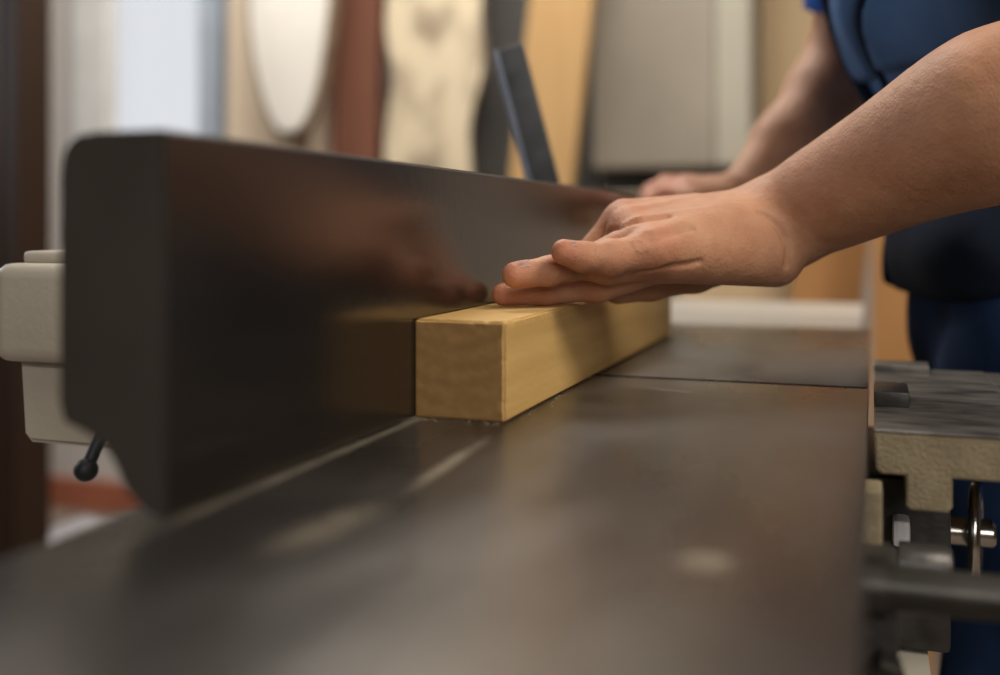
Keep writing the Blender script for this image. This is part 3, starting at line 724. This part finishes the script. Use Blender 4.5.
# finger nails
M['nail'] = mat('finger_nail', (0.66, 0.38, 0.28), 0.6, col2=(0.70, 0.42, 0.32), nscale=(200, 200, 200))
def nail(tip, dip, r, up, parent=body, w=0.66):
    tip = Vector(tip); dip = Vector(dip); ax = (tip-dip).normalized(); up = Vector(up); up = (up-ax*up.dot(ax)).normalized(); sd = ax.cross(up)
    bm = bmesh.new(); NU, NV = 8, 8; L = r*1.5
    g = []
    for i in range(NU+1):
        s = i/NU; row = []
        for j in range(NV+1):
            a = (j/NV-.5)*2; hw_ = w*(1 if s < .75 else math.sqrt(max(0, 1-((s-.75)/.25)**2*.55)))
            th = a*hw_*1.15; rr_ = r*(1.065 - .22*max(0, s-.45))
            row.append(bm.verts.new(tip+ax*(-L*.72+s*L*.92)+(up*math.cos(th)+sd*math.sin(th))*rr_ - PO))
        g.append(row)
    for i in range(NU):
        for j in range(NV): bm.faces.new((g[i][j], g[i+1][j], g[i+1][j+1], g[i][j+1]))
    bmesh.ops.solidify(bm, geom=bm.faces[:], thickness=0.0005)
    me = bpy.data.meshes.new('finger_nail'); bm.to_mesh(me); bm.free()
    return link('finger_nail', me, M['nail'], parent, smooth=True)
upv = (-0.05, -0.30, 1)
for c in fing: nail(c[3][0], c[2][0], c[3][1], upv)
nail(thumb[3][0], thumb[2][0], thumb[3][1], (-.3, 1, .4))
for c in rf: nail(c[3][0], c[2][0], c[3][1], (-1, 0, .3))
eyes = MB()
for s in (-1, 1): MB().ball(Vector(HD+V(-.080, s*.032, .004))-PO, .012).build('eye', mat('eye_white', (.7, .68, .65), .2, col2=(.1, .08, .06)), body, smooth=True)

# clothing
def shell(name, fn, lo, hi, h, m, parent=person):
    me, _ = mesh_from(name, [isosurface(fn, lo, hi, h)]); return pchild(name, me, m, parent)
def fab(name, c, c2, sc=9):
    return mat(name, c, 0.9, col2=c2, nscale=(sc, sc, sc*.6), bump=0.5, bscale=700, spec=0.15)
M['tshirt'] = fab('blue_jersey', (0.02, 0.10, 0.42), (0.015, 0.075, 0.33))
M['denim'] = fab('navy_canvas', (0.085, 0.170, 0.36), (0.060, 0.125, 0.27), 14)
M['trouser'] = fab('blue_trouser_cloth', (0.013, 0.036, 0.10), (0.006, 0.016, 0.045), 14)
M['seam'] = fab('dark_navy_seam', (0.008, 0.014, 0.035), (0.006, 0.010, 0.026))
M['hair'] = mat('dark_brown_hair', (0.035, 0.022, 0.014), 0.6, col2=(0.06, 0.04, 0.025), nscale=(80, 80, 20), bump=1.0, bscale=200)
M['boot'] = mat('black_boot_leather', (0.02, 0.018, 0.016), 0.5)
def folds(p, amp=.004):
    amp = amp*1.3
    return amp*np.sin(p[..., 2]*34+p[..., 1]*11+2*np.sin(p[..., 1]*17))+amp*.6*np.sin(p[..., 1]*47+p[..., 2]*19)
def tshirt(p):
    d = torso(p, .007)+folds(p, .002)
    d = smin(d, cone(p, SHL, SHL*.62+ELL*.38, .066, .064), .03)
    d = smin(d, cone(p, SHR, SHR*.30+ELR*.70, .066, .060), .03)
    d = smax(d, (CZ-.03)-p[..., 2], .004)
    d = smax(d, -cone(p, NCK+V(.02, 0, -.03), NCK+V(-.01, 0, .2), .07, .09), .004)
    # cut the sleeves open at their hems
    for s, e, t in ((SHL, ELL, .40), (SHR, ELR, .72)):
        ax = (e-s)/np.linalg.norm(e-s); L = np.linalg.norm(e-s)
        q = p-s; along = q @ ax; radial = np.sqrt(np.maximum((q*q).sum(-1)-along**2, 0))
        cut = np.maximum(L*t-.0-along, radial-.085)
        d = np.maximum(d, -cut)
    return d
shell('t_shirt', tshirt, (-0.12, 0.80, CZ-0.05), (0.33, 1.40, CZ+0.52), 0.0055, M['tshirt'])
def vest(p):
    d = torso(p, .020)+folds(p, .005)
    d = smax(d, (CZ-.055)-p[..., 2], .008)
    d = smin(d, ell(p, V(.075, 1.04, CZ-.015), (.050, .13, .050)), .03)                    # blousing over the waist
    d = smax(d, (CZ-.062)-p[..., 2], .008)
    d = smax(d, p[..., 2]-(CZ+.46), .006)
    d = smax(d, -cone(p, SHL+V(.0, -.03, -.04), SHL+V(.02, -.14, -.06), .080, .085), .006)
    d = smax(d, -cone(p, SHR+V(.0, .03, -.04), SHR+V(.0, .14, -.06), .080, .085), .006)
    d = smax(d, -cone(p, NCK+V(-.06, 0, -.04), NCK+V(-.03, 0, .3), .075, .12), .006)
    return d
vst = shell('work_vest', vest, (-0.14, 0.84, CZ-0.08), (0.36, 1.34, CZ+0.50), 0.0050, M['denim'])
M['waist'] = fab('shaded_vest_cloth', (0.012, 0.018, 0.034), (0.008, 0.012, 0.024), 14)  # darker cloth colour paints the shade on the lower vest
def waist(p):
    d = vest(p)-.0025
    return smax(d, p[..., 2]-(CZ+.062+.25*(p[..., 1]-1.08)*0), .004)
shell('vest_shade_band', waist, (-0.14, 0.84, CZ-0.09), (0.36, 1.34, CZ+0.09), 0.0045, M['waist'], vst)
def pocket(y0, y1, z0, z1, g, pk=.012, sh=0.0):
    def fn(p):
        d = torso(p, .020+g)+folds(p, .005)
        y = p[..., 1]+sh*(p[..., 2]-CZ-.15)
        b = np.maximum(np.maximum(y0-y, y-y1), np.maximum(z0-p[..., 2], p[..., 2]-z1))
        d = smax(d, b, pk); d = np.maximum(d, p[..., 0]-.10)
        return d
    return fn
shell('pocket', pocket(.905, .980, CZ+.135, CZ+.222, .008, .008, .7), (-.12, .82, CZ+.10), (.16, 1.03, CZ+.25), .0035, M['denim'], vst)
shell('pocket', pocket(1.0, 1.065, CZ+.135, CZ+.222, .008, .008, .7), (-.14, .90, CZ+.10), (.12, 1.12, CZ+.25), .0035, M['denim'], vst)
shell('seam', pocket(.985, .993, CZ-.04, CZ+.34, .004, .003, .7), (-.14, .82, CZ-.06), (.16, 1.16, CZ+.36), .0028, M['seam'], vst)
shell('front_placket', pocket(1.052, 1.068, CZ-.055, CZ+.40, .009, .005), (-.16, 1.03, CZ-.08), (.12, 1.09, CZ+.43), .004, M['seam'], vst)
def trousers(p):
    d = smin(ell(p, PEL, (.132, .178, .14)), legs(p, .014), .04)+folds(p, .005)
    d = smin(d, ell(p, V(.165, 1.085, CZ-.03), (.125, .160, .10)), .03)
    d = smax(d, p[..., 2]-(CZ+.0), .006); d = smax(d, .06-p[..., 2], .004)
    return d
shell('trousers', trousers, (0.0, 0.82, 0.03), (0.42, 1.40, CZ+0.03), 0.0065, M['trouser'])
def boots(a):
    def fn(p):
        d = smin(cone(p, a+V(.015, 0, -.03), a+V(-.16, 0, -.045), .046, .036), cone(p, a, a+V(0, 0, .05), .046, .048), .02)
        return smax(d, .0-p[..., 2]+.001, .003)
    return fn
for a in (ANL, ANR):
    lo = a-V(.24, .08, .10); lo[2] = -.01
    b = shell('boot', boots(a), lo, a+V(.10, .08, .12), .005, M['boot'])
def hair(p):
    d = ell(p, HD+V(.006, 0, .006), (.099, .081, .119), RT)
    d = smax(d, -ell(p, HD+V(-.085, 0, -.035), (.075, .075, .085)), .01)
    return smax(d, (HD[2]-.06)-p[..., 2], .01)
shell('hair', hair, (-.18, .97, CZ+.47), (.08, 1.19, CZ+.72), .0045, M['hair'])
